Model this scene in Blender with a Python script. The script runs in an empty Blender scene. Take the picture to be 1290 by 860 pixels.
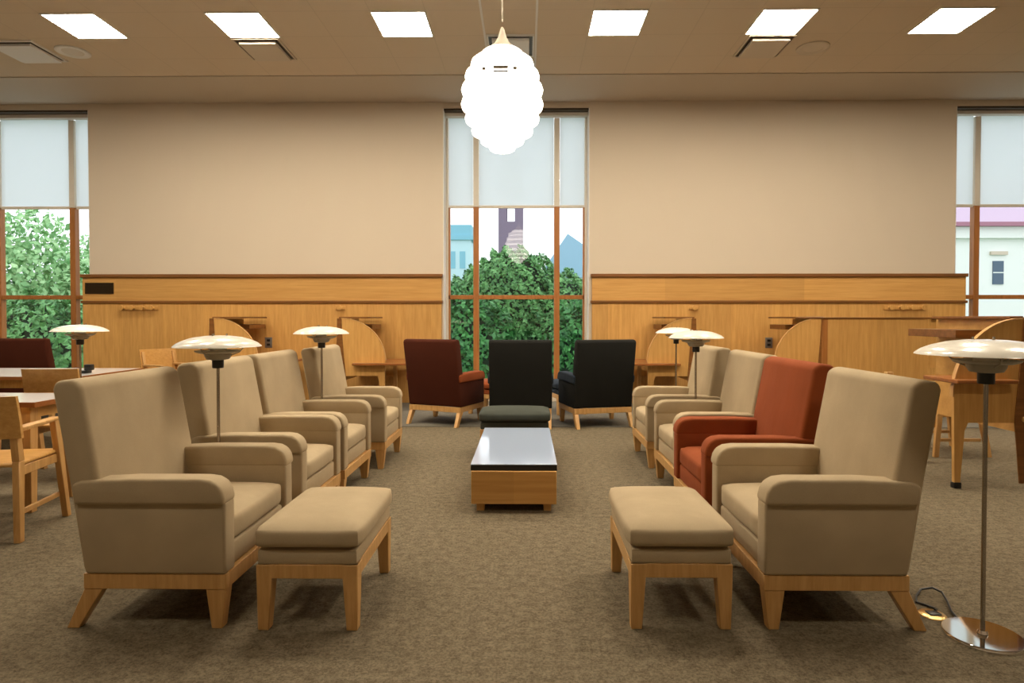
import bpy, bmesh, math, random
import numpy as np
from mathutils import Vector, Matrix
random.seed(7); np.random.seed(7)
S = bpy.context.scene
COL = S.collection
PI = math.pi

# ------------------------------------------------------------------ materials
def nm(name):
    m = bpy.data.materials.new(name); m.use_nodes = True
    nt = m.node_tree; b = nt.nodes['Principled BSDF']
    return m, nt, b

def lk(nt, a, b): nt.links.new(a, b)

def ramp(nt, c0, c1, p0=0.3, p1=0.7):
    r = nt.nodes.new('ShaderNodeValToRGB')
    r.color_ramp.elements[0].color = (*c0, 1); r.color_ramp.elements[0].position = p0
    r.color_ramp.elements[1].color = (*c1, 1); r.color_ramp.elements[1].position = p1
    return r

def coords(nt, scale=(1, 1, 1), loc=(0, 0, 0), world=False):
    tc = nt.nodes.new('ShaderNodeTexCoord'); mp = nt.nodes.new('ShaderNodeMapping')
    mp.inputs['Scale'].default_value = scale; mp.inputs['Location'].default_value = loc
    lk(nt, tc.outputs['Object'], mp.inputs['Vector'])
    return mp.outputs['Vector']

def noise(nt, vec, scale, detail=4, rough=0.5):
    n = nt.nodes.new('ShaderNodeTexNoise')
    n.inputs['Scale'].default_value = scale; n.inputs['Detail'].default_value = detail
    n.inputs['Roughness'].default_value = rough
    lk(nt, vec, n.inputs['Vector']); return n

def bump(nt, b, h, strength=0.2, dist=0.01):
    bp = nt.nodes.new('ShaderNodeBump'); bp.inputs['Strength'].default_value = strength
    bp.inputs['Distance'].default_value = dist
    lk(nt, h, bp.inputs['Height']); lk(nt, bp.outputs['Normal'], b.inputs['Normal'])

def plain(name, c, rough=0.5, metal=0.0, spec=0.5):
    m, nt, b = nm(name)
    b.inputs['Base Color'].default_value = (*c, 1); b.inputs['Roughness'].default_value = rough
    b.inputs['Metallic'].default_value = metal; b.inputs['Specular IOR Level'].default_value = spec
    v = coords(nt); n = noise(nt, v, 60); 
    mr = nt.nodes.new('ShaderNodeMapRange'); mr.inputs['To Min'].default_value = max(0, rough-.03); mr.inputs['To Max'].default_value = min(1, rough+.03)
    lk(nt, n.outputs['Fac'], mr.inputs['Value']); lk(nt, mr.outputs['Result'], b.inputs['Roughness'])
    return m

def wood(name, c0, c1, grain=(1, 1, 14), rough=0.38, plank=None):
    """grain: object axes scale; small scale along the grain"""
    m, nt, b = nm(name)
    v = coords(nt, grain)
    n = noise(nt, v, 3.2, 6, 0.62)
    r = ramp(nt, c0, c1, 0.32, 0.68); lk(nt, n.outputs['Fac'], r.inputs['Fac'])
    out = r.outputs['Color']
    if plank:
        tc = nt.nodes.new('ShaderNodeTexCoord'); sp = nt.nodes.new('ShaderNodeSeparateXYZ')
        lk(nt, tc.outputs['Object'], sp.inputs[0])
        mu = nt.nodes.new('ShaderNodeMath'); mu.operation = 'DIVIDE'; mu.inputs[1].default_value = plank
        lk(nt, sp.outputs['X'], mu.inputs[0])
        fl = nt.nodes.new('ShaderNodeMath'); fl.operation = 'FLOOR'; lk(nt, mu.outputs[0], fl.inputs[0])
        wn = nt.nodes.new('ShaderNodeTexWhiteNoise'); wn.noise_dimensions = '1D'; lk(nt, fl.outputs[0], wn.inputs['W'])
        mr = nt.nodes.new('ShaderNodeMapRange'); mr.inputs['To Min'].default_value = .9; mr.inputs['To Max'].default_value = 1.08
        lk(nt, wn.outputs['Value'], mr.inputs['Value'])
        hs = nt.nodes.new('ShaderNodeHueSaturation'); lk(nt, out, hs.inputs['Color']); lk(nt, mr.outputs['Result'], hs.inputs['Value'])
        out = hs.outputs['Color']
    lk(nt, out, b.inputs['Base Color'])
    b.inputs['Roughness'].default_value = rough
    b.inputs['Specular IOR Level'].default_value = 0.35
    bump(nt, b, n.outputs['Fac'], 0.05, 0.004)
    return m

def fabric(name, c, var=0.12, rough=0.9, weave=420, sheen=0.25):
    m, nt, b = nm(name)
    v = coords(nt)
    n = noise(nt, v, weave, 2, 0.6)
    n2 = noise(nt, v, 5, 3, 0.5)
    mx = nt.nodes.new('ShaderNodeMath'); mx.operation = 'MULTIPLY_ADD'; mx.inputs[1].default_value = .5; 
    lk(nt, n.outputs['Fac'], mx.inputs[0])
    m2 = nt.nodes.new('ShaderNodeMath'); m2.operation = 'MULTIPLY'; m2.inputs[1].default_value = .5
    lk(nt, n2.outputs['Fac'], m2.inputs[0]); lk(nt, m2.outputs[0], mx.inputs[2])
    r = ramp(nt, tuple(x*(1-var) for x in c), tuple(min(1, x*(1+var)) for x in c), .3, .7)
    lk(nt, mx.outputs[0], r.inputs['Fac']); lk(nt, r.outputs['Color'], b.inputs['Base Color'])
    b.inputs['Roughness'].default_value = rough
    b.inputs['Specular IOR Level'].default_value = 0.15
    b.inputs['Sheen Weight'].default_value = sheen; b.inputs['Sheen Roughness'].default_value = .4
    b.inputs['Sheen Tint'].default_value = (*[min(1, x*2+.1) for x in c], 1)
    # soft creases
    w = noise(nt, coords(nt, (2.2, 2.2, .9)), 3.5, 2, .4)
    bp = nt.nodes.new('ShaderNodeBump'); bp.inputs['Strength'].default_value = .35; bp.inputs['Distance'].default_value = .012
    lk(nt, w.outputs['Fac'], bp.inputs['Height'])
    bp2 = nt.nodes.new('ShaderNodeBump'); bp2.inputs['Strength'].default_value = .25; bp2.inputs['Distance'].default_value = .001
    lk(nt, n.outputs['Fac'], bp2.inputs['Height']); lk(nt, bp.outputs['Normal'], bp2.inputs['Normal'])
    lk(nt, bp2.outputs['Normal'], b.inputs['Normal'])
    return m

def emis(name, c, s):
    m, nt, b = nm(name)
    b.inputs['Base Color'].default_value = (.8, .8, .8, 1)
    b.inputs['Emission Color'].default_value = (*c, 1); b.inputs['Emission Strength'].default_value = s
    return m

M = {}
M['tan'] = fabric('tan_fabric', (.425, .33, .205))
M['rust'] = fabric('rust_fabric', (.26, .062, .018))
M['maroon'] = fabric('maroon_fabric', (.060, .013, .005))
M['dark'] = fabric('black_fabric', (.014, .014, .012), sheen=.03)
M['navy'] = fabric('navy_fabric', (.020, .028, .040), sheen=.2)
M['slate'] = fabric('dark_green_fabric', (.055, .060, .048), sheen=.15)
M['maple'] = wood('maple', (.52, .27, .07), (.66, .37, .115), (3, 3, 14)[::-1])
M['mapleV'] = wood('maple_vertical', (.54, .28, .075), (.68, .38, .12), (9, 9, .7), plank=.62)
M['mapleH'] = wood('maple_horizontal', (.55, .285, .078), (.67, .375, .12), (.5, 9, 12), plank=2.1)
M['leg'] = wood('maple_leg', (.50, .27, .085), (.64, .37, .14), (12, 12, 1.2))
M['brown'] = wood('dark_rail_wood', (.16, .062, .014), (.25, .10, .025), (.5, 8, 8))
M['oak'] = wood('window_wood', (.33, .125, .03), (.45, .18, .05), (8, 8, .6))
M['cherry'] = wood('cherry_edge', (.24, .085, .022), (.36, .13, .036), (.7, 8, 8), .3)
M['wall'] = plain('wall_paint', (.635, .54, .42), .85, spec=.2)
M['white'] = plain('white_paint', (.78, .76, .72), .5)
M['frame'] = plain('grey_beige_metal', (.66, .60, .50), .45)
M['enamel'] = plain('white_enamel', (.80, .76, .66), .22)
M['greyen'] = plain('grey_enamel', (.33, .30, .24), .3)
M['black'] = plain('black_plastic', (.01, .01, .01), .35)
M['chrome'] = plain('chrome', (.85, .84, .82), .05, 1)
M['steel'] = plain('brushed_steel', (.42, .38, .33), .25, 1)
M['brass'] = plain('brass', (.75, .5, .2), .3, 1)
M['laminate'] = plain('pale_laminate', (.38, .45, .58), .10, spec=1.0)
M['laminate_w'] = plain('light_laminate', (.62, .60, .58), .18)
M['soffit'] = plain('soffit_paint', (.55, .48, .385), .8, spec=.2)
M['vent'] = plain('vent_cream', (.60, .52, .41), .6)
M['grille'] = plain('bronze_grille', (.05, .03, .012), .4, .5)
M['plate'] = plain('grey_plate', (.25, .24, .22), .4, .6)
M['light'] = emis('ceiling_diffuser', (1, .885, .71), 54)
M['pendant'] = emis('pendant_opal', (1, .93, .80), 5.0)

def carpet(name, c0, c1):
    m, nt, b = nm(name)
    v = coords(nt)
    n = noise(nt, v, 80, 3, .85); n2 = noise(nt, coords(nt, (1, 1.3, 1)), 20, 4, .7)
    mx = nt.nodes.new('ShaderNodeMath'); mx.operation = 'MULTIPLY_ADD'; mx.inputs[1].default_value = .6
    lk(nt, n.outputs['Fac'], mx.inputs[0])
    m2 = nt.nodes.new('ShaderNodeMath'); m2.operation = 'MULTIPLY'; m2.inputs[1].default_value = .4
    lk(nt, n2.outputs['Fac'], m2.inputs[0]); lk(nt, m2.outputs[0], mx.inputs[2])
    r = ramp(nt, c0, c1, .38, .62); lk(nt, mx.outputs[0], r.inputs['Fac'])
    lk(nt, r.outputs['Color'], b.inputs['Base Color'])
    b.inputs['Roughness'].default_value = .95; b.inputs['Specular IOR Level'].default_value = .1
    bump(nt, b, n.outputs['Fac'], .5, .006)
    return m
M['carpet'] = carpet('carpet', (.085, .067, .041), (.235, .188, .122))
M['carpet2'] = carpet('carpet_window', (.125, .112, .088), (.225, .205, .165))

M['seam'] = plain('carpet_seam', (.07, .06, .045), .9)
def ceiling_mat():
    m, nt, b = nm('ceiling_tiles')
    v = coords(nt, (1, 1, 1), (.49, -.1, 0))
    br = nt.nodes.new('ShaderNodeTexBrick'); br.offset = 0; br.squash = 1
    br.inputs['Scale'].default_value = 1; br.inputs['Brick Width'].default_value = .6; br.inputs['Row Height'].default_value = .6
    br.inputs['Mortar Size'].default_value = .006; br.inputs['Mortar Smooth'].default_value = .3
    br.inputs['Color1'].default_value = (.66, .56, .43, 1); br.inputs['Color2'].default_value = (.67, .57, .44, 1)
    br.inputs['Mortar'].default_value = (.60, .51, .39, 1)
    lk(nt, v, br.inputs['Vector']); lk(nt, br.outputs['Color'], b.inputs['Base Color'])
    n = noise(nt, coords(nt), 150, 2); bump(nt, b, n.outputs['Fac'], .2, .002)
    b.inputs['Roughness'].default_value = .9; b.inputs['Specular IOR Level'].default_value = .1
    return m
M['ceil'] = ceiling_mat()

def glass_mat():
    m, nt, b = nm('window_glass'); nt.nodes.remove(b)
    out = nt.nodes['Material Output']
    t = nt.nodes.new('ShaderNodeBsdfTransparent'); t.inputs[0].default_value = (.97, .985, .98, 1)
    g = nt.nodes.new('ShaderNodeBsdfGlossy'); g.inputs['Roughness'].default_value = .0
    f = nt.nodes.new('ShaderNodeFresnel'); f.inputs['IOR'].default_value = 1.7
    mx = nt.nodes.new('ShaderNodeMixShader')
    ge = nt.nodes.new('ShaderNodeNewGeometry'); iv = nt.nodes.new('ShaderNodeMath'); iv.operation = 'SUBTRACT'; iv.inputs[0].default_value = 1
    lk(nt, ge.outputs['Backfacing'], iv.inputs[1]); ml = nt.nodes.new('ShaderNodeMath'); ml.operation = 'MULTIPLY'
    lk(nt, f.outputs[0], ml.inputs[0]); lk(nt, iv.outputs[0], ml.inputs[1])
    lk(nt, ml.outputs[0], mx.inputs[0]); lk(nt, t.outputs[0], mx.inputs[1]); lk(nt, g.outputs[0], mx.inputs[2])
    lk(nt, mx.outputs[0], out.inputs['Surface'])
    return m
M['glass'] = glass_mat()

def shade_mat():
    m, nt, b = nm('roller_shade_fabric'); nt.nodes.remove(b)
    out = nt.nodes['Material Output']
    t = nt.nodes.new('ShaderNodeBsdfTransparent'); t.inputs[0].default_value = (.9, .95, 1, 1)
    tl = nt.nodes.new('ShaderNodeBsdfTranslucent'); tl.inputs[0].default_value = (.72, .78, .80, 1)
    df = nt.nodes.new('ShaderNodeBsdfDiffuse'); df.inputs[0].default_value = (.70, .72, .72, 1)
    wv = nt.nodes.new('ShaderNodeTexWave'); wv.inputs['Scale'].default_value = 40; wv.bands_direction = 'Z'
    lk(nt, coords(nt), wv.inputs['Vector'])
    r = ramp(nt, (.93, .94, .96), (.98, .985, 1.0), 0, 1); lk(nt, wv.outputs['Fac'], r.inputs['Fac']); lk(nt, r.outputs[0], tl.inputs[0])
    a = nt.nodes.new('ShaderNodeMixShader'); a.inputs[0].default_value = .12
    lk(nt, tl.outputs[0], a.inputs[1]); lk(nt, df.outputs[0], a.inputs[2])
    c = nt.nodes.new('ShaderNodeMixShader'); c.inputs[0].default_value = .16
    lk(nt, a.outputs[0], c.inputs[1]); lk(nt, t.outputs[0], c.inputs[2])
    lk(nt, c.outputs[0], out.inputs['Surface'])
    return m
M['shade'] = shade_mat()

def leaf_mat(name, c0, c1):
    m, nt, b = nm(name)
    n = noise(nt, coords(nt), 1.8, 6, .85)
    r = ramp(nt, c0, c1, .35, .65); lk(nt, n.outputs['Fac'], r.inputs['Fac']); lk(nt, r.outputs[0], b.inputs['Base Color'])
    b.inputs['Roughness'].default_value = .6
    return m
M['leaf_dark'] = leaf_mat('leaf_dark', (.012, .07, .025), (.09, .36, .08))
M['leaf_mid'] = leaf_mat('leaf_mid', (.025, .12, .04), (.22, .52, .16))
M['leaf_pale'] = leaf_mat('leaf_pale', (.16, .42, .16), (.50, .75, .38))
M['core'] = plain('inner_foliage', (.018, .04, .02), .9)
M['bark'] = plain('bark', (.06, .045, .035), .9)
M['brick'] = plain('tower_brick', (.22, .17, .24), .8)
M['teal'] = plain('teal_copper', (.22, .50, .62), .6)
M['teal_l'] = plain('pale_teal', (.52, .74, .80), .6)
M['slateroof'] = plain('blue_slate', (.30, .50, .66), .6)
M['pale'] = plain('pale_render', (.82, .86, .82), .8)
M['eave'] = plain('maroon_eave', (.36, .16, .22), .6)
M['mauve'] = plain('mauve_roof', (.50, .38, .50), .6)
M['pane'] = plain('dark_pane', (.05, .10, .16), .1)
M['ground'] = leaf_mat('lawn', (.04, .12, .03), (.08, .2, .05))

# ------------------------------------------------------------------ helpers
def obj(name, bm, m, parent=None, smooth=True, loc=None):
    me = bpy.data.meshes.new(name)
    bmesh.ops.recalc_face_normals(bm, faces=bm.faces)
    bm.to_mesh(me); bm.free()
    if smooth:
        me.polygons.foreach_set('use_smooth', [True]*len(me.polygons))
        try: me.set_sharp_from_angle(angle=math.radians(40))
        except Exception: pass
    o = bpy.data.objects.new(name, me); me.materials.append(M[m] if isinstance(m, str) else m)
    COL.objects.link(o)
    if parent: o.parent = parent
    if loc: o.location = loc
    return o

def empty(name, loc, rz=0):
    o = bpy.data.objects.new(name, None); COL.objects.link(o); o.location = loc; o.rotation_euler = (0, 0, rz)
    o.empty_display_size = .1
    return o

def tag(o, label=None, cat=None, group=None, kind=None):
    if label: o['label'] = label
    if cat: o['category'] = cat
    if group: o['group'] = group
    if kind: o['kind'] = kind
    return o

def merge(bm, other, mat=None):
    me = bpy.data.meshes.new('tmp'); other.to_mesh(me); other.free()
    if mat is not None: me.transform(mat)
    bm.from_mesh(me); bpy.data.meshes.remove(me)

def box(bm, x0, x1, y0, y1, z0, z1, r=0.0, seg=2):
    b = bmesh.new(); bmesh.ops.create_cube(b, size=1)
    for v in b.verts:
        v.co = Vector((x0 if v.co.x < 0 else x1, y0 if v.co.y < 0 else y1, z0 if v.co.z < 0 else z1))
    if r > 0:
        bmesh.ops.bevel(b, geom=b.edges[:], offset=r, segments=seg, profile=.5, affect='EDGES', clamp_overlap=True)
    merge(bm, b); return bm

def prism(bm, pts, a0, a1, axis='Y', r=0.0, seg=2):
    """polygon pts extruded along an axis: axis Y -> pts are (x,z); X -> (y,z); Z -> (x,y)"""
    b = bmesh.new()
    def co(p, a):
        return {'Y': (p[0], a, p[1]), 'X': (a, p[0], p[1]), 'Z': (p[0], p[1], a)}[axis]
    v0 = [b.verts.new(co(p, a0)) for p in pts]; v1 = [b.verts.new(co(p, a1)) for p in pts]
    b.faces.new(v0); b.faces.new(v1[::-1]); n = len(pts)
    for i in range(n): b.faces.new((v0[i], v1[i], v1[(i+1) % n], v0[(i+1) % n]))
    bmesh.ops.recalc_face_normals(b, faces=b.faces)
    if r > 0:
        ed = [e for e in b.edges if len(e.link_faces) == 2 and e.calc_face_angle(0) > .5]
        bmesh.ops.bevel(b, geom=ed, offset=r, segments=seg, profile=.5, affect='EDGES', clamp_overlap=True)
    merge(bm, b); return bm

def frustum(bm, c0, s0, z0, c1, s1, z1, r=.003):
    """rectangular leg from (centre c0, size s0) at z0 to (c1, s1) at z1"""
    b = bmesh.new(); vs = []
    for (c, s, z) in ((c0, s0, z0), (c1, s1, z1)):
        vs.append([b.verts.new((c[0]+dx*s[0]/2, c[1]+dy*s[1]/2, z)) for dx, dy in ((-1, -1), (1, -1), (1, 1), (-1, 1))])
    b.faces.new(vs[0][::-1]); b.faces.new(vs[1])
    for i in range(4): b.faces.new((vs[0][i], vs[0][(i+1) % 4], vs[1][(i+1) % 4], vs[1][i]))
    bmesh.ops.recalc_face_normals(b, faces=b.faces)
    if r: bmesh.ops.bevel(b, geom=b.edges[:], offset=r, segments=1, affect='EDGES')
    merge(bm, b); return bm

def lathe(bm, prof, cx=0, cy=0, n=48):
    b = bmesh.new(); rings = []
    for (rr, z) in prof:
        if rr < 1e-5: rings.append([b.verts.new((cx, cy, z))])
        else: rings.append([b.verts.new((cx+rr*math.cos(2*PI*i/n), cy+rr*math.sin(2*PI*i/n), z)) for i in range(n)])
    for a, c in zip(rings, rings[1:]):
        for i in range(n):
            j = (i+1) % n
            if len(a) == 1 and len(c) == 1: continue
            if len(a) == 1: b.faces.new((a[0], c[i], c[j]))
            elif len(c) == 1: b.faces.new((a[i], a[j], c[0]))
            else: b.faces.new((a[i], a[j], c[j], c[i]))
    merge(bm, b); return bm

def tube(bm, pts, r, n=8):
    b = bmesh.new(); rings = []
    P = [Vector(p) for p in pts]
    for i, p in enumerate(P):
        t = (P[min(i+1, len(P)-1)]-P[max(i-1, 0)]).normalized()
        u = t.cross(Vector((0, 0, 1)))
        if u.length < .01: u = t.cross(Vector((1, 0, 0)))
        u.normalize(); w = t.cross(u)
        rings.append([b.verts.new(p+u*r*math.cos(2*PI*k/n)+w*r*math.sin(2*PI*k/n)) for k in range(n)])
    for a, c in zip(rings, rings[1:]):
        for k in range(n): b.faces.new((a[k], a[(k+1) % n], c[(k+1) % n], c[k]))
    b.faces.new(rings[0][::-1]); b.faces.new(rings[-1])
    merge(bm, b); return bm

def cushion(bm, x0, x1, y0, y1, z0, z1, puff=.02, corner=.04):
    """soft box: subdivided, rounded, crowned top"""
    b = bmesh.new(); bmesh.ops.create_cube(b, size=2)
    bmesh.ops.subdivide_edges(b, edges=b.edges[:], cuts=11, use_grid_fill=True)
    hx, hy, hz = (x1-x0)/2, (y1-y0)/2, (z1-z0)/2
    cr = corner
    for v in b.verts:
        p = Vector((v.co.x*hx, v.co.y*hy, v.co.z*hz))
        u, w, t = v.co.x, v.co.y, v.co.z
        q = Vector((max(-hx+cr, min(hx-cr, p.x)), max(-hy+cr, min(hy-cr, p.y)), max(-hz+cr, min(hz-cr, p.z))))
        d = p-q
        if d.length > 1e-6: p = q+d.normalized()*cr*min(1, d.length/cr*1.0)if d.length < cr else q+d.normalized()*cr
        crown = (1-abs(u)**3)*(1-abs(w)**3)
        p.z += puff*crown*(1 if t > 0 else .15*t)*abs(t)
        side = (1-abs(t)**2)
        p.x += math.copysign(puff*.35*side*(1-abs(w)**4), u)*abs(u)**3
        p.y += math.copysign(puff*.35*side*(1-abs(u)**4), w)*abs(w)**3
        v.co = p+Vector(((x0+x1)/2, (y0+y1)/2, (z0+z1)/2))
    merge(bm, b); return bm

# ------------------------------------------------------------------ setting
H = 4.6; D = 9.5; XL, XR, YB = -12.6, 12.6, -5.0
def struct(name, bm, m, parent=None, smooth=False):
    o = obj(name, bm, m, parent, smooth)
    if not parent: o['kind'] = 'structure'
    return o
struct('floor', box(bmesh.new(), XL, XR, YB, 7.34, -.1, 0), 'carpet')
struct('floor_window_side', box(bmesh.new(), XL, XR, 7.38, 9.95, -.1, 0), 'carpet2')
struct('trim_1', box(bmesh.new(), XL, XR, 7.34, 7.38, -.1, .002), 'seam')
struct('ceiling', box(bmesh.new(), XL, XR, YB, 8.46, H, H+.1), 'ceil')
struct('ceiling_soffit', box(bmesh.new(), XL, XR, 8.46, 9.95, H-.012, H+.1), 'soffit')
struct('wall_left', box(bmesh.new(), XL-.1, XL, YB, 9.95, 0, H), 'wall')
struct('wall_right', box(bmesh.new(), XR, XR+.1, YB, 9.95, 0, H), 'wall')
struct('wall_back', box(bmesh.new(), XL, XR, YB-.1, YB, 0, H), 'wall')
WIN = [(-7.87, .60, -7.80), (-.16, .635, -.16), (7.62, .62, 7.62)]     # centre, mullion half spacing
WH = 1.12; GY = 9.80
edges = [XL] + [e for c, _, _ in WIN for e in (c-WH, c+WH)] + [XR]
bm = bmesh.new()
for i in range(0, len(edges), 2): box(bm, edges[i], edges[i+1], D, 9.95, 0, H-.012)
for c, _, _ in WIN: box(bm, c-WH, c+WH, D+.02, 9.95, 4.50, H-.012); box(bm, c-WH, c+WH, D+.1, 9.95, 0, .10)
struct('wall_front', bm, 'wall')
# wood wainscot, two runs
for i, (x0, x1) in enumerate(((-6.84, -1.30), (.975, 6.62))):
    w = struct('trim_%d' % (i+2), box(bmesh.new(), x0+.02, x1-.0, 9.43, D-.001, .0, 1.52), 'mapleV')
    struct('upper_panel', box(bmesh.new(), x0+.02, x1, 9.43, D-.001, 1.56, 1.915), 'mapleH', w)
    struct('cap_rail', box(bmesh.new(), x0, x1+.02, 9.40, D+.0, 1.915, 1.965, .006), 'brown', w)
    struct('middle_rail', box(bmesh.new(), x0, x1+.02, 9.41, D+.0, 1.52, 1.56, .004), 'brown', w)
bm = bmesh.new()
box(bm, 7.62+WH+.02, XR, 9.43, D, 0, 1.9); struct('trim_4', bm, 'mapleV')
struct('trim_5', box(bmesh.new(), XL, -7.87-WH-.02, 9.43, D, 0, 1.9), 'mapleV')

for n, (c, hs, mc) in enumerate(WIN):
    root = empty('window_%d' % (n+1), (c, GY, 0)); root['kind'] = 'structure'
    # outer frame
    bm = bmesh.new()
    for s in (-1, 1):
        box(bm, s*WH-(.05 if s > 0 else 0), s*WH+(.05 if s < 0 else 0), -.05, .05, .1, 4.5, .004)
    obj('window_frame', bm, 'frame', root, False)
    bm = bmesh.new()
    for s in (-1, 1):
        xx = s*WH; box(bm, min(xx, xx-s*.012), max(xx, xx-s*.012), D-GY+.005, -.05, .1, 4.49)
    box(bm, -WH, WH, -.20, .1, .08, .12); 
    obj('jamb_lining', bm, 'white', root, False)
    bm = bmesh.new(); box(bm, -WH+.012, WH-.012, -.16, -.06, 4.42, 4.495); obj('shade_housing', bm, 'frame', root, False)
    bm = bmesh.new(); box(bm, -WH+.012, WH-.012, D-GY+.02, -.17, 4.47, 4.497); obj('shade_pocket', bm, 'grille', root, False)
    ms = [mc-c-hs, mc-c+hs]
    for x in ms:
        obj('mullion', box(bmesh.new(), x-.043, x+.043, -.055, .045, .12, 3.04, .004), 'oak', root, False)
        obj('mullion_cover', box(bmesh.new(), x-.043, x+.043, -.06, .045, 3.04, 4.42, .004), 'frame', root, False)
    xs = [-WH+.05, ms[0]-.043, ms[0]+.043, ms[1]-.043, ms[1]+.043, WH-.05]
    for k in range(3):
        a, b_ = xs[2*k], xs[2*k+1]
        if b_-a < .05: continue
        obj('transom', box(bmesh.new(), a, b_, -.04, .045, 1.59, 1.655, .004), 'oak', root, False)
        obj('pane', box(bmesh.new(), a, b_, .0, .004, .12, 4.45), 'glass', root, False)
        sh = obj('roller_shade', box(bmesh.new(), a+.006, b_-.006, -.021, -.020, 3.06, 4.49), 'shade', root, False)
        obj('hem_bar', box(bmesh.new(), a+.002, b_-.002, -.032, -.012, 3.02, 3.065, .004), 'frame', sh, False)
    obj('side_edge', box(box(bmesh.new(), -WH+.05, -WH+.075, -.04, .04, .12, 3.03), WH-.075, WH-.05, -.04, .04, .12, 3.03), 'oak', root, False)

# ------------------------------------------------------------------ ceiling things
def panel(x, y, label, grp='square ceiling light panels'):
    t = empty('ceiling_light', (x, y, H)); tag(t, label, 'ceiling light', grp)
    bm = bmesh.new()
    for a in ((-.3, .3, -.3, -.285), (-.3, .3, .285, .3), (-.3, -.285, -.285, .285), (.285, .3, -.285, .285)): box(bm, *a, -.012, 0)
    obj('light_frame', bm, 'white', t, False)
    obj('diffuser', box(bmesh.new(), -.285, .285, -.285, .285, -.009, -.001), 'light', t, False)
LX = [(-4.99, 'leftmost of the six square white ceiling light panels'), (-3.19, 'square white ceiling light panel, second from the left, touching a ceiling vent'),
      (-1.39, 'square ceiling light panel just left of the hanging pendant lamp'), (1.01, 'square ceiling light panel just right of the hanging pendant lamp'),
      (2.83, 'square ceiling light panel, second from the right, with vent and round speaker behind it'), (4.70, 'rightmost of the six square white ceiling light panels')]
for x, l in LX: panel(x, 7.005, l)
for y in (4.6,):
    for x in (-8.6, -4.99, -3.19, -1.39, 1.01, 2.83, 4.70, 8.3):
        panel(x, y, 'square white light panel in the ceiling rows nearer the camera, above the picture')
for x in (-3.19, 2.83): panel(x, .4, 'square white light panel added as unseen fill in the ceiling above the camera')  # unseen panels added as fill light for the near armchair fronts
for x in (-8.6, 8.3): panel(x, 7.005, 'square white light panel in the window-side ceiling row, outside the picture')

def vent(x, y, w, m, label):
    t = empty('ceiling_vent', (x, y, H)); tag(t, label, 'air vent', 'square ceiling vents')
    bm = bmesh.new()
    for a in ((-w, w, -.3, -.28), (-w, w, .28, .3), (-w, -w+.02, -.28, .28), (w-.02, w, -.28, .28)): box(bm, *a, -.02, 0)
    obj('vent_frame', bm, m, t, False)
    obj('dark_slot', box(bmesh.new(), -w+.02, w-.02, -.28, .28, -.008, -.001), 'grille', t, False)
    obj('vent_plate', box(bmesh.new(), -w+.06, w-.06, -.23, .27, -.045, -.012, .004), m, t, False)
vent(-6.19, 7.64, .30, 'white', 'pale square ceiling vent at the far left beside a round speaker')
vent(-3.21, 7.62, .28, 'vent', 'beige square ceiling vent directly behind the second light panel from the left')
vent(-.19, 7.57, .28, 'white', 'pale square ceiling vent partly behind the hanging pendant lamp')
vent(2.88, 7.61, .28, 'vent', 'beige square ceiling vent behind the second light panel from the right')
for (x, y, m, l) in ((-5.63, 7.67, 'white', 'round pale ceiling speaker at the left beside the pale vent'), (3.50, 7.68, 'vent', 'round beige ceiling speaker on the right side of the ceiling')):
    t = empty('ceiling_speaker', (x, y, H)); tag(t, l, 'speaker', 'round ceiling speakers')
    obj('speaker_rim', lathe(bmesh.new(), [(.19, 0), (.19, -.012), (.175, -.018), (.15, -.014), (.12, -.008), (.12, 0)]), m, t)
    obj('speaker_grille', lathe(bmesh.new(), [(0, -.007), (.12, -.007), (.12, 0)]), 'vent' if m == 'vent' else 'frame', t)
for i, x in enumerate((-.49, .11)):
    struct('trim_%d' % (i+6), box(bmesh.new(), x-.012, x+.012, -2, 8.46, H-.012, H), 'white')

# pendant
PX, PY = -.19, 4.86
t = empty('pendant_lamp', (PX, PY, H)); tag(t, 'large glowing white beehive pendant lamp of stacked rings hanging from the ceiling', 'pendant lamp')
dz = lambda z: z-H
obj('cord', tube(bmesh.new(), [(0, 0, -.02), (0, 0, dz(3.60))], .006), 'vent', t)
obj('ceiling_canopy', lathe(bmesh.new(), [(0, -.04), (.03, -.04), (.06, -.02), (.065, 0)]), 'vent', t)
obj('cap', lathe(bmesh.new(), [(.006, dz(3.56)), (.016, dz(3.545)), (.030, dz(3.49)), (.06, dz(3.43)), (.115, dz(3.385)), (.12, dz(3.375)), (0, dz(3.375))]), 'vent', t)
ringd = [(3.375, 3.315, .165), (3.32, 3.225, .245), (3.235, 3.125, .290), (3.135, 3.02, .318), (3.03, 2.905, .320), (2.915, 2.805, .290), (2.815, 2.715, .240), (2.725, 2.65, .170), (2.655, 2.60, .10)]
for (z1, z0, r) in ringd:
    h = z1-z0
    prof = [(r*.70, dz(z1)), (r*.86, dz(z1-.12*h)), (r*.97, dz(z1-.35*h)), (r, dz(z1-.6*h)), (r*.975, dz(z1-.82*h)), (r*.82, dz(z0)), (r*.80, dz(z0)+.003), (r*.95, dz(z1-.8*h)), (r*.97, dz(z1-.6*h)), (r*.94, dz(z1-.36*h)), (r*.68, dz(z1)-.004), (r*.70, dz(z1))]
    o = obj('shade_ring', lathe(bmesh.new(), prof, n=64), 'pendant', t)
obj('lamp_core', lathe(bmesh.new(), [(0, dz(3.36)), (.09, dz(3.34)), (.16, dz(3.2)), (.19, dz(3.0)), (.17, dz(2.8)), (.09, dz(2.64)), (0, dz(2.60))]), 'pendant', t)
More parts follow.
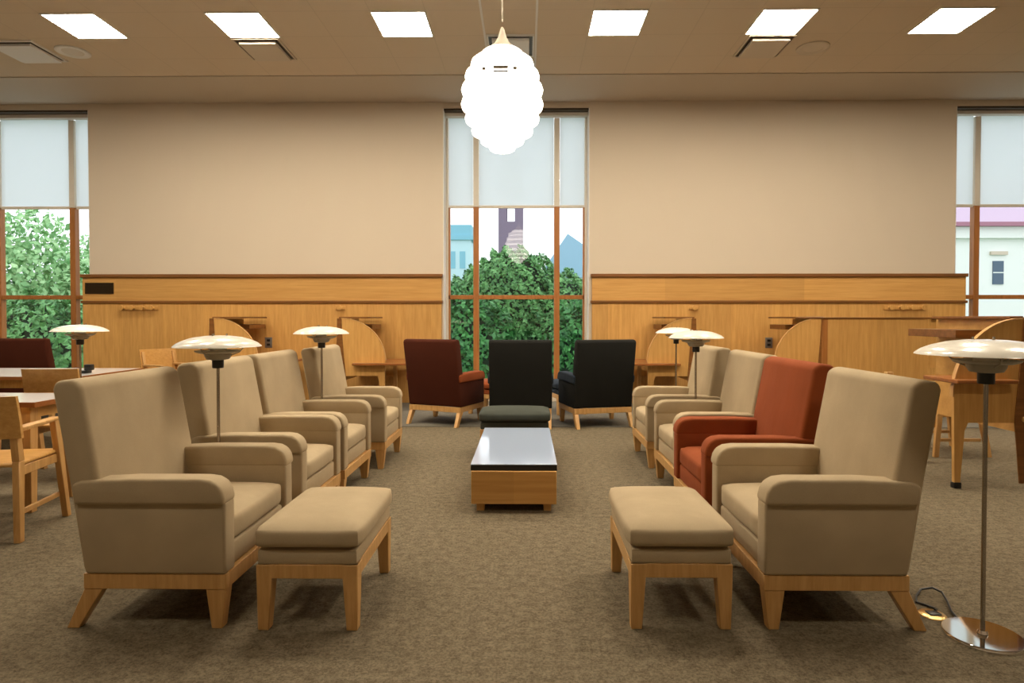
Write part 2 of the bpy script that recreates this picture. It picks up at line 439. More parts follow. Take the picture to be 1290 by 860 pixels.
for k in range(3):
    a = k*2*PI/3+PI/2
    obj('strut', tube(bmesh.new(), [(.11*math.cos(a), .11*math.sin(a), dz(3.37)), (.27*math.cos(a), .27*math.sin(a), dz(3.10)), (.27*math.cos(a), .27*math.sin(a), dz(2.9)), (.10*math.cos(a), .10*math.sin(a), dz(2.6))], .004), 'greyen', t)

for (x, w_) in ((-.0, .055), (-.125, .012), (.105, .014)):  # strips added to imitate the dark gaps between the shade rings
    for z, hh in ((3.128, .010), (3.098, .006)):
        if w_ < .05 and z < 3.1: continue
        y = -math.sqrt(.300**2-x*x)
        obj('dark_gap_strip', box(bmesh.new(), x-w_, x+w_, y-.012, y, dz(z)-hh, dz(z)+hh, .002), 'steel', t)
# ------------------------------------------------------------------ wall fittings
t = empty('wall_grille', (-6.555, 9.43, 1.75)); tag(t, 'dark bronze air grille in the wood panelling near the left window', 'air grille')
bm = bmesh.new(); box(bm, -.22, .22, -.012, -.001, -.085, -.07); box(bm, -.22, .22, -.012, -.001, .07, .085); box(bm, -.22, -.205, -.012, -.001, -.07, .07); box(bm, .205, .22, -.012, -.001, -.07, .07)
obj('grille_frame', bm, 'grille', t, False)
bm = bmesh.new(); box(bm, -.205, .205, -.004, -.001, -.07, .07)
for k in range(9): box(bm, -.205, .205, -.010, -.003, -.066+k*.0155, -.060+k*.0155)
obj('louvres', bm, 'grille', t, False)
def pegs(x0, x1, n, label):
    t = empty('coat_peg_rail', ((x0+x1)/2, 9.43, 1.45)); tag(t, label, 'coat rail', 'coat peg rails on the wood panelling'); w = (x1-x0)/2
    obj('rail', box(bmesh.new(), -w, w, -.018, -.001, -.03, .03, .004), 'maple', t)
    for k in range(n):
        x = -w+(k+.5)*2*w/n
        bm = lathe(bmesh.new(), [(0, 0), (.02, 0), (.02, .05), (.038, .058), (.038, .075), (0, .08)], n=16)
        bmesh.ops.rotate(bm, verts=bm.verts, matrix=Matrix.Rotation(PI/2, 3, 'X')); bmesh.ops.translate(bm, verts=bm.verts, vec=(x, -.018, 0))
        obj('peg', bm, 'maple', t)
pegs(-6.25, -5.64, 4, 'wooden four-peg coat rail on the panelling below the dark grille')
pegs(-2.91, -2.77, 1, 'small single-peg wooden coat rail on the panelling left of the middle window')
pegs(2.46, 2.60, 1, 'small single-peg wooden coat rail on the panelling right of the middle window')
pegs(5.39, 6.03, 4, 'wooden four-peg coat rail on the panelling near the right window')
for x, l in ((-3.95, 'grey outlet plate on the panelling behind the left study carrels'), (3.67, 'grey outlet plate on the panelling behind the right study carrels')):
    t = empty('outlet_plate', (x, 9.43, .92)); tag(t, l, 'outlet', 'grey outlet plates')
    obj('plate', box(bmesh.new(), -.055, .055, -.01, -.001, -.08, .08, .003), 'plate', t)
    obj('socket', box(box(bmesh.new(), -.025, .025, -.014, -.009, .015, .05, .002), -.025, .025, -.014, -.009, -.05, -.015, .002), 'black', t)

# ------------------------------------------------------------------ armchair
def armchair(x, y, rz, fab, label, group=None, name='armchair', arms=None):
    """local +X is the front; origin under the middle of the front edge"""
    t = empty(name, (x, y, 0), rz); tag(t, label, 'armchair', group)
    af = arms or fab
    W = .375
    bm = prism(bmesh.new(), [(-.60, .235), (-.66, .63), (-.725, 1.00), (-.715, 1.035), (-.64, 1.045), (-.60, 1.02), (-.535, .66), (-.50, .42), (-.50, .235)], -W+.008, W-.008, 'Y', .022, 4)
    obj('backrest', bm, fab, t)
    for s in (-1, 1):
        ya, yb = sorted((s*(W-.006), s*(W-.095)))
        bm = prism(bmesh.new(), [(-.59, .232), (-.635, .56), (-.02, .56), (-.0, .53), (-.0, .232)], ya, yb, 'Y', .012, 3)
        obj('side_panel', bm, fab, t)
        ya, yb = sorted((s*(W+.010), s*(W-.097)))
        pts = [(-.625, .525), (-.635, .59), (-.632, .612), (-.60, .624), (-.40, .634), (-.10, .634), (-.055, .628), (-.022, .610), (-.004, .58), (.003, .55), (.002, .525)]
        bm = prism(bmesh.new(), pts, ya, yb, 'Y', .015, 4)
        obj('armrest', bm, af, t)
    obj('seat_cushion', cushion(bmesh.new(), -.52, -.012, -.276, .276, .335, .452, .02, .03), fab, t)
    obj('seat_base', box(bmesh.new(), -.52, -.018, -.275, .275, .232, .335, .012, 3), fab, t)
    bm = bmesh.new(); w = W-.012
    box(bm, -.600, -.0, -w, -w+.03, .168, .232, .002, 1); box(bm, -.600, -.0, w-.03, w, .168, .232, .002, 1)
    box(bm, -.03, -.0, -w+.03, w-.03, .168, .232, .002, 1); box(bm, -.600, -.57, -w+.03, w-.03, .168, .232, .002, 1)
    obj('base_frame', bm, 'leg', t)
    for s in (-1, 1):
        frustum_bm = frustum(bmesh.new(), (-.045, s*(w-.030)), (.045, .045), 0, (-.045, s*(w-.031)), (.085, .058), .168)
        obj('leg', frustum_bm, 'leg', t)
        frustum_bm = frustum(bmesh.new(), (-.650, s*(w-.024)), (.052, .042), 0, (-.560, s*(w-.026)), (.078, .048), .168)
        obj('leg', frustum_bm, 'leg', t)
    return t
G = 'high-backed armchairs in the two facing rows'
armchair(-1.25, 2.905, 0, 'tan', 'nearest tan armchair on the left, beside the left footstool', G)
armchair(-1.28, 3.87, 0, 'tan', 'second tan armchair from the front in the left row, a floor lamp before its back', G)
armchair(-1.27, 4.66, 0, 'tan', 'third tan armchair from the front in the left row, between the two floor lamps', G)
armchair(-1.21, 5.63, 0, 'tan', 'farthest tan armchair of the left row', G)
armchair(.985, 2.925, PI, 'tan', 'nearest tan armchair on the right, in front of the rust red armchair', G)
armchair(.995, 3.82, PI, 'rust', 'rust red armchair in the right row of tan armchairs', G)
armchair(1.04, 4.69, PI, 'tan', 'tan armchair of the right row directly behind the rust red one', G)
armchair(1.035, 5.69, PI, 'tan', 'farthest tan armchair of the right row, beside two floor lamps', G)
G2 = 'armchairs facing the middle window'
def wchair(cx, cy, ang, fab, label, arms=None):
    # cx,cy = middle of the back feet; faces ang
    d = Vector((math.cos(ang), math.sin(ang)))
    armchair(cx+d.x*.65, cy+d.y*.65, ang, fab, label, G2, arms=arms)
wchair(-1.14, 7.42, PI/2-math.radians(24), 'maroon', 'dark red armchair with its back to the camera, facing the middle window', 'rust')  # lighter rust armrests paint in the window light on the same red fabric
wchair(-.07, 7.20, PI/2, 'dark', 'black armchair seen square from behind, centred before the middle window', 'navy')
wchair(.925, 7.28, PI/2+math.radians(15), 'dark', 'black and navy armchair seen from behind, right of the middle window chair', 'navy')

def ottoman(x, y, rz, fab, label, lx=.42, ly=.63):
    t = empty('footstool', (x, y, 0), rz); tag(t, label, 'footstool', 'upholstered footstools')
    a, b = lx/2, ly/2
    obj('cushion', cushion(bmesh.new(), -a-.012, a+.012, -b-.012, b+.012, .342, .432, .022, .03), fab, t)
    obj('seat_base', box(bmesh.new(), -a+.002, a-.002, -b+.002, b-.002, .275, .338, .01, 2), fab, t)
    bm = bmesh.new()
    for s in (-1, 1):
        y0, y1 = sorted((s*b, s*(b-.025))); box(bm, -a, a, y0, y1, .218, .276, .002, 1)
        x0, x1 = sorted((s*a, s*(a-.025))); box(bm, x0, x1, -b+.025, b-.025, .218, .276, .002, 1)
    obj('base_frame', bm, 'leg', t)
    for sx in (-1, 1):
        for sy in (-1, 1):
            obj('leg', frustum(bmesh.new(), (sx*(a-.025), sy*(b-.025)), (.046, .046), 0, (sx*(a-.032), sy*(b-.032)), (.068, .068), .276), 'leg', t)
    return t
ottoman(-.91, 2.85, 0, 'tan', 'tan footstool in front of the nearest left armchair')
ottoman(.645, 2.88, 0, 'tan', 'tan footstool in front of the nearest right armchair')
ottoman(-.11, 5.86, PI/2, 'slate', 'dark grey-green footstool at the far end of the coffee table')
ottoman(-.50, 8.50, PI/2-math.radians(24)+PI/2, 'rust', 'rust red footstool in front of the dark red armchair', .42, .5)
ottoman(.55, 8.50, PI/2+math.radians(15)+PI/2, 'navy', 'navy footstool in front of the black and navy armchair', .42, .5)

# coffee table
t = empty('coffee_table', (-.085, 4.83, 0)); tag(t, 'long low coffee table with a pale glossy top and maple box base in the aisle', 'coffee table')
obj('tabletop', box(bmesh.new(), -.29, .29, -.70, .68, .312, .318, .002, 1), 'laminate', t)
obj('top_edge', box(bmesh.new(), -.29, .29, -.70, .68, .275, .312, .003, 1), 'black', t)
obj('box_base', box(bmesh.new(), -.285, .285, -.72, .69, .055, .275, .003, 1), 'mapleH', t)
for sx in (-1, 1):
    for sy in (-1, 1):
        obj('leg', frustum(bmesh.new(), (sx*.225, sy*.66), (.05, .05), 0, (sx*.225, sy*.66), (.055, .055), .055), 'leg', t)

# floor lamps
def lamp(x, y, label, zr=1.15, m2='greyen', rs=.225):
    t = empty('floor_lamp', (x, y, 0)); tag(t, label, 'floor lamp', 'floor lamps with white domed shades')
    obj('base', lathe(bmesh.new(), [(0, .015), (.05, .015), (.138, .015), (.142, .010), (.142, 0), (0, 0)], n=64), 'chrome', t)
    k = zr-1.15
    obj('pole', tube(bmesh.new(), [(0, 0, .016), (0, 0, 1.04+k)], .0085, 14), 'steel', t)
    obj('base_collar', lathe(bmesh.new(), [(0, .03), (.016, .03), (.02, .016), (.0, .016)], n=20), 'chrome', t)
    obj('lamp_socket', lathe(bmesh.new(), [(0, 1.033+k), (.028, 1.033+k), (.030, 1.037+k), (.030, 1.078+k), (0, 1.078+k)], n=28), 'black', t)
    prof = [(rs, zr), (rs*.985, zr+.006), (rs*.90, zr+.022), (rs*.75, zr+.038), (rs*.55, zr+.052), (rs*.3, zr+.060), (.0, zr+.063), (.0, zr+.060), (rs*.3, zr+.057), (rs*.55, zr+.049), (rs*.75, zr+.035), (rs*.9, zr+.019), (rs, zr)]
    sh = obj('lamp_shade', lathe(bmesh.new(), prof, n=64), 'enamel', t)
    bm = bmesh.new()
    for a in (0.4, 2.5, 4.6): tube(bm, [(.045*math.cos(a), .045*math.sin(a), zr+.058), (.045*math.cos(a), .045*math.sin(a), zr+.072)], .005)
    obj('finial_screws', bm, 'steel', sh)
    obj('middle_shade', lathe(bmesh.new(), [(.118, zr-.020), (.114, zr-.028), (.09, zr-.036), (.062, zr-.038), (.062, zr-.034), (.09, zr-.032), (.112, zr-.022), (.118, zr-.020)], n=48), m2, t)
    obj('lower_shade', lathe(bmesh.new(), [(.070, zr-.036), (.068, zr-.05), (.058, zr-.068), (.03, zr-.073), (0, zr-.073), (0, zr-.070), (.03, zr-.068), (.055, zr-.062), (.064, zr-.048), (.066, zr-.036)], n=40), m2, t)
    obj('bulb', lathe(bmesh.new(), [(0, zr-.07), (.03, zr-.068), (.045, zr-.03), (.045, zr+.0), (.03, zr+.03), (0, zr+.04)], n=24), 'enamel', t)
    bm = bmesh.new()
    for a in (.3, .3+2*PI/3, .3+4*PI/3): tube(bm, [(.06*math.cos(a), .06*math.sin(a), zr-.05), (.11*math.cos(a), .11*math.sin(a), zr-.03), (.16*math.cos(a), .16*math.sin(a), zr+.03)], .003)
    obj('shade_bracket', bm, 'greyen', t)
    return t
lamp(1.858, 2.525, 'chrome floor lamp with white domed shade at the right edge of the picture', rs=.25)
lamp(-1.70, 3.385, 'floor lamp with white domed shade standing behind the nearest left armchair', 1.14)
lamp(-1.712, 5.145, 'floor lamp with white domed shade before the farthest left armchair', 1.165)
lamp(-4.02, 5.52, 'floor lamp with white domed shade by the left window and reading tables', 1.175)
lamp(1.415, 5.19, 'floor lamp with white domed shade between the two far right armchairs', 1.13)
lamp(1.65, 6.85, 'floor lamp with white domed shade beyond the farthest right armchair', 1.13)

# cord and floor socket
c = tube(bmesh.new(), [(1.855, 2.668, .008), (1.865, 2.72, .012), (1.90, 2.80, .02), (1.93, 2.88, .025), (1.925, 2.94, .02), (1.87, 2.94, .012), (1.81, 2.88, .008), (1.775, 2.82, .006), (1.80, 2.79, .006), (1.82, 2.75, .008), (1.80, 2.73, .012)], .005)
tag(obj('power_cord', c, 'black'), 'black power cord looping between the right floor lamp base and the armchair', 'cord')
t = empty('floor_socket', (1.775, 2.71, 0)); tag(t, 'small brass floor socket plate with loose cord beside the right lamp base', 'floor socket')
obj('cover_plate', lathe(bmesh.new(), [(0, .006), (.05, .006), (.055, .002), (.055, 0), (0, 0)], n=32), 'brass', t)
obj('socket_lid', box(bmesh.new(), -.02, .03, -.02, .02, .006, .012, .002), 'black', t)

# ------------------------------------------------------------------ study carrels
def carrel(px, yn, s, label, W=.92, zd=.68, R=.65, over=.28, post='brown', sh=.34, ds=.17, dd=0, cap=.36):
    """px post line, yn near plane, s = +1 user side is +X, -1 user side is -X"""
    t = empty('study_carrel', (px, yn, 0)); tag(t, label, 'study carrel', 'maple study carrels')
    def P(pts): return [(s*u, z) for u, z in pts]
    arc = [(.0+R*.92*math.sin(a)+.0, .70+(1.285-.70)*math.cos(a)) for a in [i*PI/2/16 for i in range(17)]]
    top = [(0.0, 1.285)]+arc[1:]
    for j, yy in enumerate((0,)):
        pts = [(.0, .50)]+[(0, 1.285)]+arc[1:]+[(R*.92, .55), (R*.92-.01, .04), (R*.92-.055, .04), (R*.92-.085, .44), (R*.92-.11, .50)]
        o = obj('side_panel', prism(bmesh.new(), P(pts), yy, yy+.03, 'Y', .002, 1), 'mapleV', t, False)
        obj('foot_cap', box(bmesh.new(), min(s*(R*.92-.06), s*(R*.92-.005)), max(s*(R*.92-.06), s*(R*.92-.005)), yy-.006, yy+.036, 0, .045, .002), 'black', o)
        # band along the arc
        bd = bmesh.new(); pts2 = [(u, z) for u, z in arc]+[(u+.012*math.sin(i*PI/32), z+.012*math.cos(i*PI/32)) for i, (u, z) in reversed(list(enumerate(arc)))]
        prism(bd, P(pts2), yy-.004, yy+.034, 'Y'); obj('edge_band', bd, 'leg', o, False)
        pp = [(.005, 1.29), (-.055, 1.29), (-.06, 1.0), (-.105, .5), (-.03, .04), (.02, .04), (.06, .5), (.02, 1.0)]
        pst = obj('end_post', prism(bmesh.new(), P(pp), yy-.012, yy+.0-.001 if j == 0 else yy+.045, 'Y', .003, 1), post, t, False)
        b2 = lathe(bmesh.new(), [(0, 0), (.022, 0), (.022, .01), (.015, .016), (0, .018)], n=20)
        bmesh.ops.rotate(b2, verts=b2.verts, matrix=Matrix.Rotation(PI/2, 3, 'X')); bmesh.ops.translate(b2, verts=b2.verts, vec=(s*-.01, yy-.012, .53))
        obj('bolt', b2, 'brass', pst)
    x0, x1 = sorted((s*-.045, s*-.005))
    obj('back_panel', box(bmesh.new(), x0, x1, 0, W, .42, 1.285), 'maple', t, False)
    x0, x1 = sorted((s*-.05, s*cap))
    obj('top_cap', box(bmesh.new(), x0, x1, .06, W-.02, 1.290, 1.312, .003, 1), 'brown', t, False)
    x0, x1 = sorted((s*.0, s*sh))
    obj('shelf', box(bmesh.new(), x0, x1, .34, W-.03, 1.135, 1.20, .003, 1), 'brown', t, False)
    x0, x1 = sorted((s*ds, s*(R+over)))
    obj('desktop', box(bmesh.new(), x0, x1, -.10, dd or W-.04, zd-.028, zd, .004, 1), 'cherry', t, False)
    obj('rear_leg', frustum(bmesh.new(), (s*(R*.92-.03), W-.08), (.045, .045), 0, (s*(R*.92-.04), W-.08), (.06, .05), zd-.028), 'leg', t)
    x0, x1 = sorted((s*.03, s*(R*.9)))
    obj('lower_rail', box(bmesh.new(), x0, x1, W-.06, W-.03, .30, .42), 'maple', t, False)
    return t
carrel(-2.54, 8.45, 1, 'maple study carrel with rounded side, left of the middle window')
carrel(-4.30, 8.45, 1, 'maple study carrel farther left along the panelling, behind the near left floor lamp')
carrel(2.25, 8.45, -1, 'maple study carrel with rounded side, right of the middle window behind two floor lamps')
carrel(3.93, 8.30, -1, 'maple study carrel at the panelling above the rust red armchair', R=.66)
carrel(3.76, 4.74, -1, 'large maple study carrel at the right edge, behind the near floor lamp', zd=.835, R=.555, W=1.0, over=.0, sh=.27, dd=.30, ds=.10, cap=.05)
# long screen joining the right carrels
t = empty('desk_screen', (3.43, 7.2, 0)); tag(t, 'long maple desk screen with dark cap running right behind the nearest right armchair', 'screen')
obj('solid_panel', box(bmesh.new(), .05, 1.20, 0, .04, .03, 1.285), 'mapleV', t, False)
obj('upper_panel', box(bmesh.new(), 1.205, 4.2, .02, .05, .72, 1.285), 'mapleV', t, False)
obj('cap', box(bmesh.new(), -.30, 4.2, -.01, .06, 1.285, 1.305, .003, 1), 'brown', t, False)
obj('end_board', box(bmesh.new(), 0, .05, 0, .04, .03, 1.285), 'oak', t, False)
obj('joint_post', box(bmesh.new(), 1.19, 1.225, -.006, .05, .03, 1.285), 'maple', t, False)
for x in (2.7, 4.1): obj('leg', box(bmesh.new(), x, x+.05, 0, .05, 0, .72, .003, 1), 'maple', t)

# ------------------------------------------------------------------ wooden chairs and tables
def wchair2(x, y, rz, label, zt=.86, w=.5):
    """maple library chair; local +X front, origin centre of the seat on the floor"""
    t = empty('wooden_chair', (x, y, 0), rz); tag(t, label, 'chair', 'maple library chairs'); h = w/2
    obj('seat', cushion(bmesh.new(), -.22, .22, -h+.03, h-.03, .425, .455, -.008, .014), 'maple', t)
    for s in (-1, 1):
        obj('leg', frustum(bmesh.new(), (.235, s*(h-.005)), (.042, .036), 0, (.17, s*(h-.035)), (.055, .04), .640), 'leg', t)
        bm = frustum(bmesh.new(), (-.255, s*(h-.005)), (.042, .036), 0, (-.19, s*(h-.04)), (.055, .04), .46)
        frustum(bm, (-.19, s*(h-.04)), (.055, .04), .46, (-.255, s*(h-.035)), (.035, .04), zt-.03)
        obj('leg', bm, 'leg', t)
        y0, y1 = sorted((s*(h-.07), s*(h-.01)))
        obj('armrest', prism(bmesh.new(), [(-.23, .632), (.18, .640), (.21, .650), (.20, .662), (-.23, .658)], y0, y1, 'Y', .006, 2), 'leg', t)
        y0, y1 = sorted((s*(h-.045), s*(h-.025)))
        obj('stretcher', box(bmesh.new(), -.2, .2, y0, y1, .14, .17, .003, 1), 'leg', t)
        obj('side_apron', box(bmesh.new(), -.19, .18, y0, y1, .37, .425, .003, 1), 'leg', t)
    obj('front_apron', box(bmesh.new(), .165, .19, -h+.06, h-.06, .37, .425, .003, 1), 'leg', t)
    # curved solid back
    b = bmesh.new(); n = 12; rows = []
    for zz, off in ((.60, -.225), (.70, -.24), (zt-.01, -.272), (zt, -.275)):
        f_, k_ = [], []
        for i in range(n+1):
            u = -1+2*i/n; yy = u*(h+.005); xx = off-.035*(1-u*u)
            f_.append(b.verts.new((xx+.011, yy, zz-.0))); k_.append(b.verts.new((xx-.011, yy, zz)))
        rows.append((f_, k_))
    for (f0, k0), (f1, k1) in zip(rows, rows[1:]):
        for i in range(n):
            b.faces.new((f0[i], f0[i+1], f1[i+1], f1[i])); b.faces.new((k0[i+1], k0[i], k1[i], k1[i+1]))
        b.faces.new((f0[0], f1[0], k1[0], k0[0])); b.faces.new((f0[n], k0[n], k1[n], f1[n]))
    for i in range(n):
        b.faces.new((rows[0][0][i+1], rows[0][0][i], rows[0][1][i], rows[0][1][i+1])); b.faces.new((rows[-1][0][i], rows[-1][0][i+1], rows[-1][1][i+1], rows[-1][1][i]))
    obj('back_panel', b, 'mapleH', t)
    return t
wchair2(-3.22, 3.73, PI/2+.17, 'nearest maple chair at the left edge, its back to the camera', .85)
wchair2(-3.76, 5.06, PI/2+.12, 'maple chair beyond the near reading table, right one of the two', .90, .40)
wchair2(-4.38, 5.02, PI/2, 'maple chair beyond the near reading table, cut off by the left edge', .90, .46)
wchair2(-2.60, 5.02, PI/2+.4, 'maple chair seen between the first and second left armchairs', .86)
wchair2(-4.95, 8.5, -.5, 'small distant maple chair standing by the panelling below the coat rail', .86)
wchair2(4.05, 6.05, PI, 'maple chair under the large right carrel beyond the floor lamp pole', .72)

def table(x0, x1, y0, y1, top, edge, label):
    t = empty('reading_table', ((x0+x1)/2, (y0+y1)/2, 0)); tag(t, label, 'table', 'reading tables by the left window')
    a, b = (x1-x0)/2, (y1-y0)/2
    obj('tabletop', box(bmesh.new(), -a+.012, a-.012, -b+.012, b-.012, .722, .745), top, t, False)
    bm = bmesh.new(); box(bm, -a, a, -b, -b+.012, .712, .745); box(bm, -a, a, b-.012, b, .712, .745); box(bm, -a, -a+.012, -b+.012, b-.012, .712, .745); box(bm, a-.012, a, -b+.012, b-.012, .712, .745)
    obj('edge_band', bm, edge, t, False)
    bm = bmesh.new()
    box(bm, -a+.1, a-.1, -b+.06, -b+.085, .63, .72); box(bm, -a+.1, a-.1, b-.085, b-.06, .63, .72); box(bm, -a+.08, -a+.105, -b+.06, b-.06, .63, .72); box(bm, a-.105, a-.08, -b+.06, b-.06, .63, .72)
    obj('apron', bm, 'maple', t, False)
    for sx in (-1, 1):
        for sy in (-1, 1):
            obj('leg', frustum(bmesh.new(), (sx*(a-.10), sy*(b-.08)), (.05, .05), 0, (sx*(a-.10), sy*(b-.08)), (.07, .07), .722), 'leg', t)
table(-5.9, -3.22, 4.0, 4.52, 'laminate_w', 'cherry', 'near reading table with pale top and cherry edge at the left')
table(-6.4, -4.22, 5.75, 6.75, 'laminate_w', 'cherry', 'far reading table with cherry edge behind the left floor lamp')
t = empty('small_device', (-4.42, 6.10, .746)); tag(t, 'small black device on the far reading table beside the lamp', 'device')
obj('device_body', box(bmesh.new(), -.12, .06, -.05, .05, 0, .03, .008), 'black', t); obj('device_head', box(bmesh.new(), .03, .10, -.03, .03, .03, .09, .01), 'black', t)

# settee by the left window
t = empty('settee', (-6.85, 7.75, 0), PI/2); tag(t, 'dark maroon settee with its back to the camera below the left window', 'settee')
obj('backrest', prism(bmesh.new(), [(-.02, .235), (-.06, .63), (-.13, 1.00), (-.12, 1.04), (-.04, 1.04), (.05, .66), (.08, .235)], -.86, .86, 'Y', .02, 3), 'maroon', t)
for s in (-1, 1):
    y0, y1 = sorted((s*.86, s*.75)); obj('armrest', prism(bmesh.new(), [(-.03, .235), (-.05, .60), (.55, .63), (.62, .58), (.62, .235)], y0, y1, 'Y', .02, 3), 'maroon', t)
    obj('seat_cushion', cushion(bmesh.new(), .05, .62, min(0, s*.745)+.003, max(0, s*.745)-.003, .335, .45, .02, .03), 'maroon', t)
obj('seat_base', box(bmesh.new(), .06, .60, -.74, .74, .235, .333, .01), 'maroon', t)
obj('base_frame', box(bmesh.new(), .0, .60, -.84, .84, .17, .234, .003, 1), 'leg', t)
for sx in (.04, .56):
    for s in (-1, 1): obj('leg', frustum(bmesh.new(), (sx, s*.8), (.045, .045), 0, (sx, s*.8), (.07, .06), .17), 'leg', t)

# ------------------------------------------------------------------ outdoors
GZ = -3.0
g = struct('ground', box(bmesh.new(), -90, 120, 10.2, 190, GZ-.2, GZ), 'ground')
def leaves(blobs, n, size, sparse=0.0):
    vs = []
    for (cx, cy, cz, rx, ry, rz, wgt) in blobs:
        k = int(n*wgt)
        d = np.random.normal(size=(k, 3)); d /= np.linalg.norm(d, axis=1)[:, None]
        rad = 1-np.abs(np.random.normal(scale=.07+sparse, size=k))
        lump = 1+.05*np.sin(d[:, 0]*9+cx)*np.sin(d[:, 2]*8+cz)+.07*np.sin(d[:, 0]*21+d[:, 2]*17)
        p = d*(rad*lump)[:, None]*np.array([rx, ry, rz])+np.array([cx, cy, cz])
        u = np.random.normal(size=(k, 3)); u /= np.linalg.norm(u, axis=1)[:, None]
        w = np.cross(u, d+.3*np.random.normal(size=(k, 3))); w /= (np.linalg.norm(w, axis=1)[:, None]+1e-6)
        s = (size*(.6+.8*np.random.random(k)))[:, None]
        vs.append(np.stack([p-u*s, p+w*s*.55, p+u*s, p-w*s*.55], 1))
    v = np.concatenate(vs).reshape(-1, 3); f = np.arange(len(v)).reshape(-1, 4)
    return v, f
def tree(name, x, y, blobs, n, size, mat, label, core=True, sparse=0.0, cat='tree', cs=.86):
    t = empty(name, (x, y, GZ)); tag(t, label, cat, 'trees and bushes outside the windows')
    bl = [(bx, by, bz-GZ, rx, ry, rz, w) for (bx, by, bz, rx, ry, rz, w) in blobs]
    v, f = leaves(bl, n, size, sparse)
    me = bpy.data.meshes.new('foliage'); me.from_pydata(v.tolist(), [], f.tolist()); me.materials.append(M[mat])
    o = bpy.data.objects.new('foliage', me); COL.objects.link(o); o.parent = t
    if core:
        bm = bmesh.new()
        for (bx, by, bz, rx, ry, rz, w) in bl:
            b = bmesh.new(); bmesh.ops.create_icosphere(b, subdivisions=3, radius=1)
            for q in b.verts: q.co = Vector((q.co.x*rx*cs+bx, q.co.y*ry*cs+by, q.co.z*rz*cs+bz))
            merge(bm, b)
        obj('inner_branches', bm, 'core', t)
    bz = min(b[2] for b in bl)
    bm = frustum(bmesh.new(), (0, 0), (.45, .45), 0, (bl[0][0], 0), (.22, .22), max(.8, bz), 0)
    obj('trunk', bm, 'bark', t)
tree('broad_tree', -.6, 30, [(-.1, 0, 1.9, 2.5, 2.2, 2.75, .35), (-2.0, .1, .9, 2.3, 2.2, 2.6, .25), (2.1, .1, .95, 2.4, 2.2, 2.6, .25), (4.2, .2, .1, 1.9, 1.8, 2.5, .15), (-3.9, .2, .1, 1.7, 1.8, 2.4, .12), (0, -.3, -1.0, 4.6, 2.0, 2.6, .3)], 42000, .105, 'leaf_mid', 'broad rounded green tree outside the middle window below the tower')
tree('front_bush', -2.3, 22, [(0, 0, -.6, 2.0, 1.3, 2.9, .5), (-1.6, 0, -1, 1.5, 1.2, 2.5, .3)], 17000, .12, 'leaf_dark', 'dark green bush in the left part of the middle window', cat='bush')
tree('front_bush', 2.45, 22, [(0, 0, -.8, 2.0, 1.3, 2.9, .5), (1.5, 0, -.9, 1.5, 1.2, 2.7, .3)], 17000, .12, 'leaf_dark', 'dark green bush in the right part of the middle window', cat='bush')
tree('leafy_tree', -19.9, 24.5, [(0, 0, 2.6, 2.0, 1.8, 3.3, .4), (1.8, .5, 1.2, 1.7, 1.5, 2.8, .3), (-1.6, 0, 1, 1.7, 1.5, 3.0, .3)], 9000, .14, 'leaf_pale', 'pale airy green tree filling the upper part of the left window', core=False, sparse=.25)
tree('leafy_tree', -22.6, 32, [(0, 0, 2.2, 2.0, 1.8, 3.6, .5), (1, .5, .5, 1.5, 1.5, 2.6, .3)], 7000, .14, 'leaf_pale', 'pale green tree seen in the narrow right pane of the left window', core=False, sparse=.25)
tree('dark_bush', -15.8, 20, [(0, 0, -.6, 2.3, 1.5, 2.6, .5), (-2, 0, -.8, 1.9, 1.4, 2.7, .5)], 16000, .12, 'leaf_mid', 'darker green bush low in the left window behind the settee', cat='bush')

# bell tower
t = empty('bell_tower', (-3.0, 120, GZ)); tag(t, 'dark brick bell tower with open arched belfry rising behind the tree', 'tower')
w = 2.35
obj('shaft', box(bmesh.new(), -w, w, -w, w, 0, 19.5-GZ), 'brick', t, False)
bm = bmesh.new()
z0, z1 = 19.5-GZ, 24.0-GZ
for sx in (-1, 1):
    for sy in (-1, 1):
        a, b_ = sorted((sx*w, sx*(w-1.6))); c_, d_ = sorted((sy*w, sy*(w-1.6))); box(bm, a, b_, c_, d_, z0, z1)
obj('belfry_piers', bm, 'brick', t, False)
bm = box(bmesh.new(), -w-.25, w+.25, -w-.25, w+.25, z1-1.2, z1+.4); box(bm, -w, w, -w, w, z1+.4, z1+4.5); box(bm, -w+.5, w-.5, -w+.5, w-.5, z1+4.5, z1+7)
obj('upper_stage', bm, 'brick', t, False)
obj('roof', frustum(bmesh.new(), (0, 0), (3.9, 3.9), z1+7, (0, 0), (.3, .3), z1+11, 0), 'brick', t, False)
# teal cornice building
t = empty('teal_building', (-9.6, 90, GZ)); tag(t, 'pale teal building with copper cornice at the left of the middle window', 'building')
obj('wall', box(bmesh.new(), -3.2, 1.75, -3, 3, 0, 12.2-GZ), 'teal_l', t, False)
obj('cornice', box(box(bmesh.new(), -3.5, 2.1, -3.3, 3.3, 12.2-GZ, 12.8-GZ), -3.3, 1.9, -3.1, 3.1, 12.8-GZ, 14.3-GZ), 'teal', t, False)
bm = bmesh.new()
for x in (-2.6, -1.2, .2): obj('window', box(bmesh.new(), x, x+.8, -3.06, -2.98, 8.2-GZ, 10.6-GZ), 'teal', t, False)
bm.free()
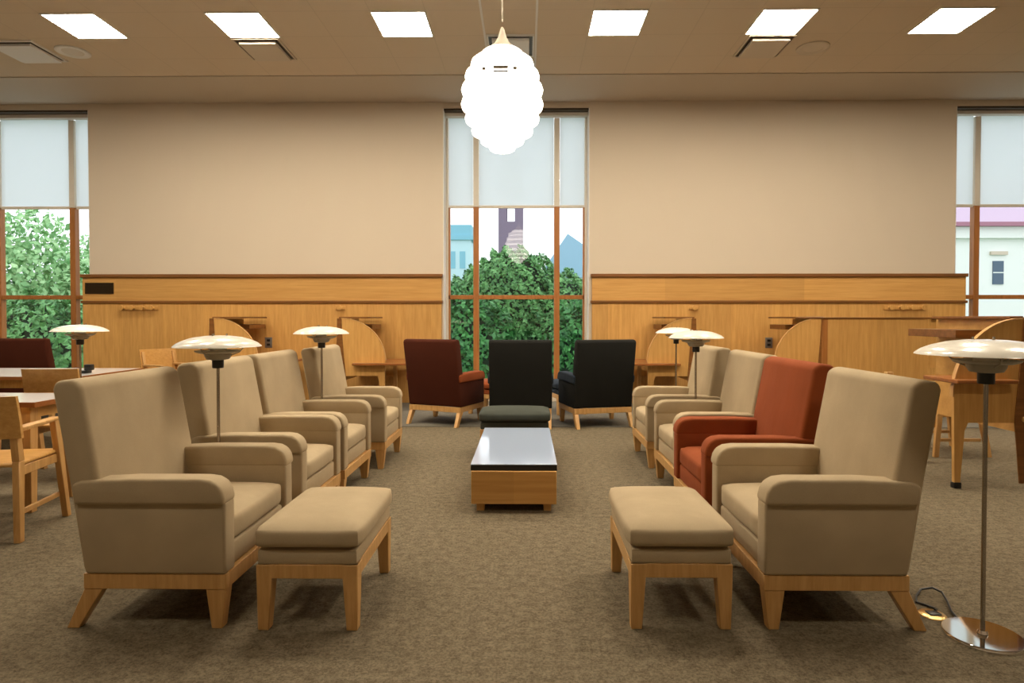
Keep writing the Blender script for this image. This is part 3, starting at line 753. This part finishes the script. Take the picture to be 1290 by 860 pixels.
# blue gabled roof
t = empty('blue_roof_house', (6.2, 70, GZ)); tag(t, 'house with pale blue slate gable roof at the right of the middle window', 'house')
obj('wall', box(bmesh.new(), -4, 4, -3, 3, 0, 6.0-GZ), 'pale', t, False)
obj('roof', prism(bmesh.new(), [(-5, 5.6-GZ), (5, 5.6-GZ), (-1.8, 10.3-GZ)], -3.4, 3.4, 'Y'), 'slateroof', t, False)
# pale building right
t = empty('pale_building', (24.0, 31, GZ)); tag(t, 'large cream building with maroon eave filling the right window', 'building')
obj('wall', box(bmesh.new(), -6, 12, 0, 8, 0, 5.75-GZ), 'pale', t, False)
obj('eave', box(bmesh.new(), -6.5, 12.5, -.6, 8.4, 5.75-GZ, 5.95-GZ), 'eave', t, False)
obj('roof', prism(bmesh.new(), [(-.5, 5.95-GZ), (8.3, 5.95-GZ), (4, 9.0-GZ)], -6.4, 12.4, 'X'), 'mauve', t, False)
bm = box(bmesh.new(), -6.2, 12.2, -.3, 0, 5.2-GZ, 5.75-GZ)
obj('fascia', bm, 'pale', t, False)
for k, x in enumerate((-3.7, -.95, 2.0, 4.8)):
    for z in (2.95, -.35):
        f_ = obj('window', box(bmesh.new(), x, x+.52, -.05, .05, z-GZ, z+1.15-GZ), 'pane', t, False)
        obj('glazing_bar', box(bmesh.new(), x, x+.52, -.07, -.05, z+.55-GZ, z+.60-GZ), 'pale', f_, False)
        obj('lintel', box(bmesh.new(), x-.15, x+.67, -.12, 0, z+1.45-GZ, z+1.62-GZ), 'vent', f_, False)

# ------------------------------------------------------------------ world, camera
wd = bpy.data.worlds.new('World'); S.world = wd; wd.use_nodes = True
bg = wd.node_tree.nodes['Background']; bg.inputs[0].default_value = (.93, .95, 1.0, 1); bg.inputs[1].default_value = 2.0

cam = bpy.data.cameras.new('camera'); co = bpy.data.objects.new('camera', cam); COL.objects.link(co)
cam.sensor_width = 36; cam.lens = 36*780/1290; cam.clip_end = 500
co.location = (0, 0, 1.3); co.rotation_euler = (PI/2-.018, 0, .0133)
cam.shift_x = -8/1290; cam.shift_y = -16/1290
S.camera = co
S.view_settings.view_transform = 'Standard'; S.view_settings.look = 'None'
S.view_settings.exposure = 0; S.view_settings.gamma = 1; S.view_settings.use_curve_mapping = False
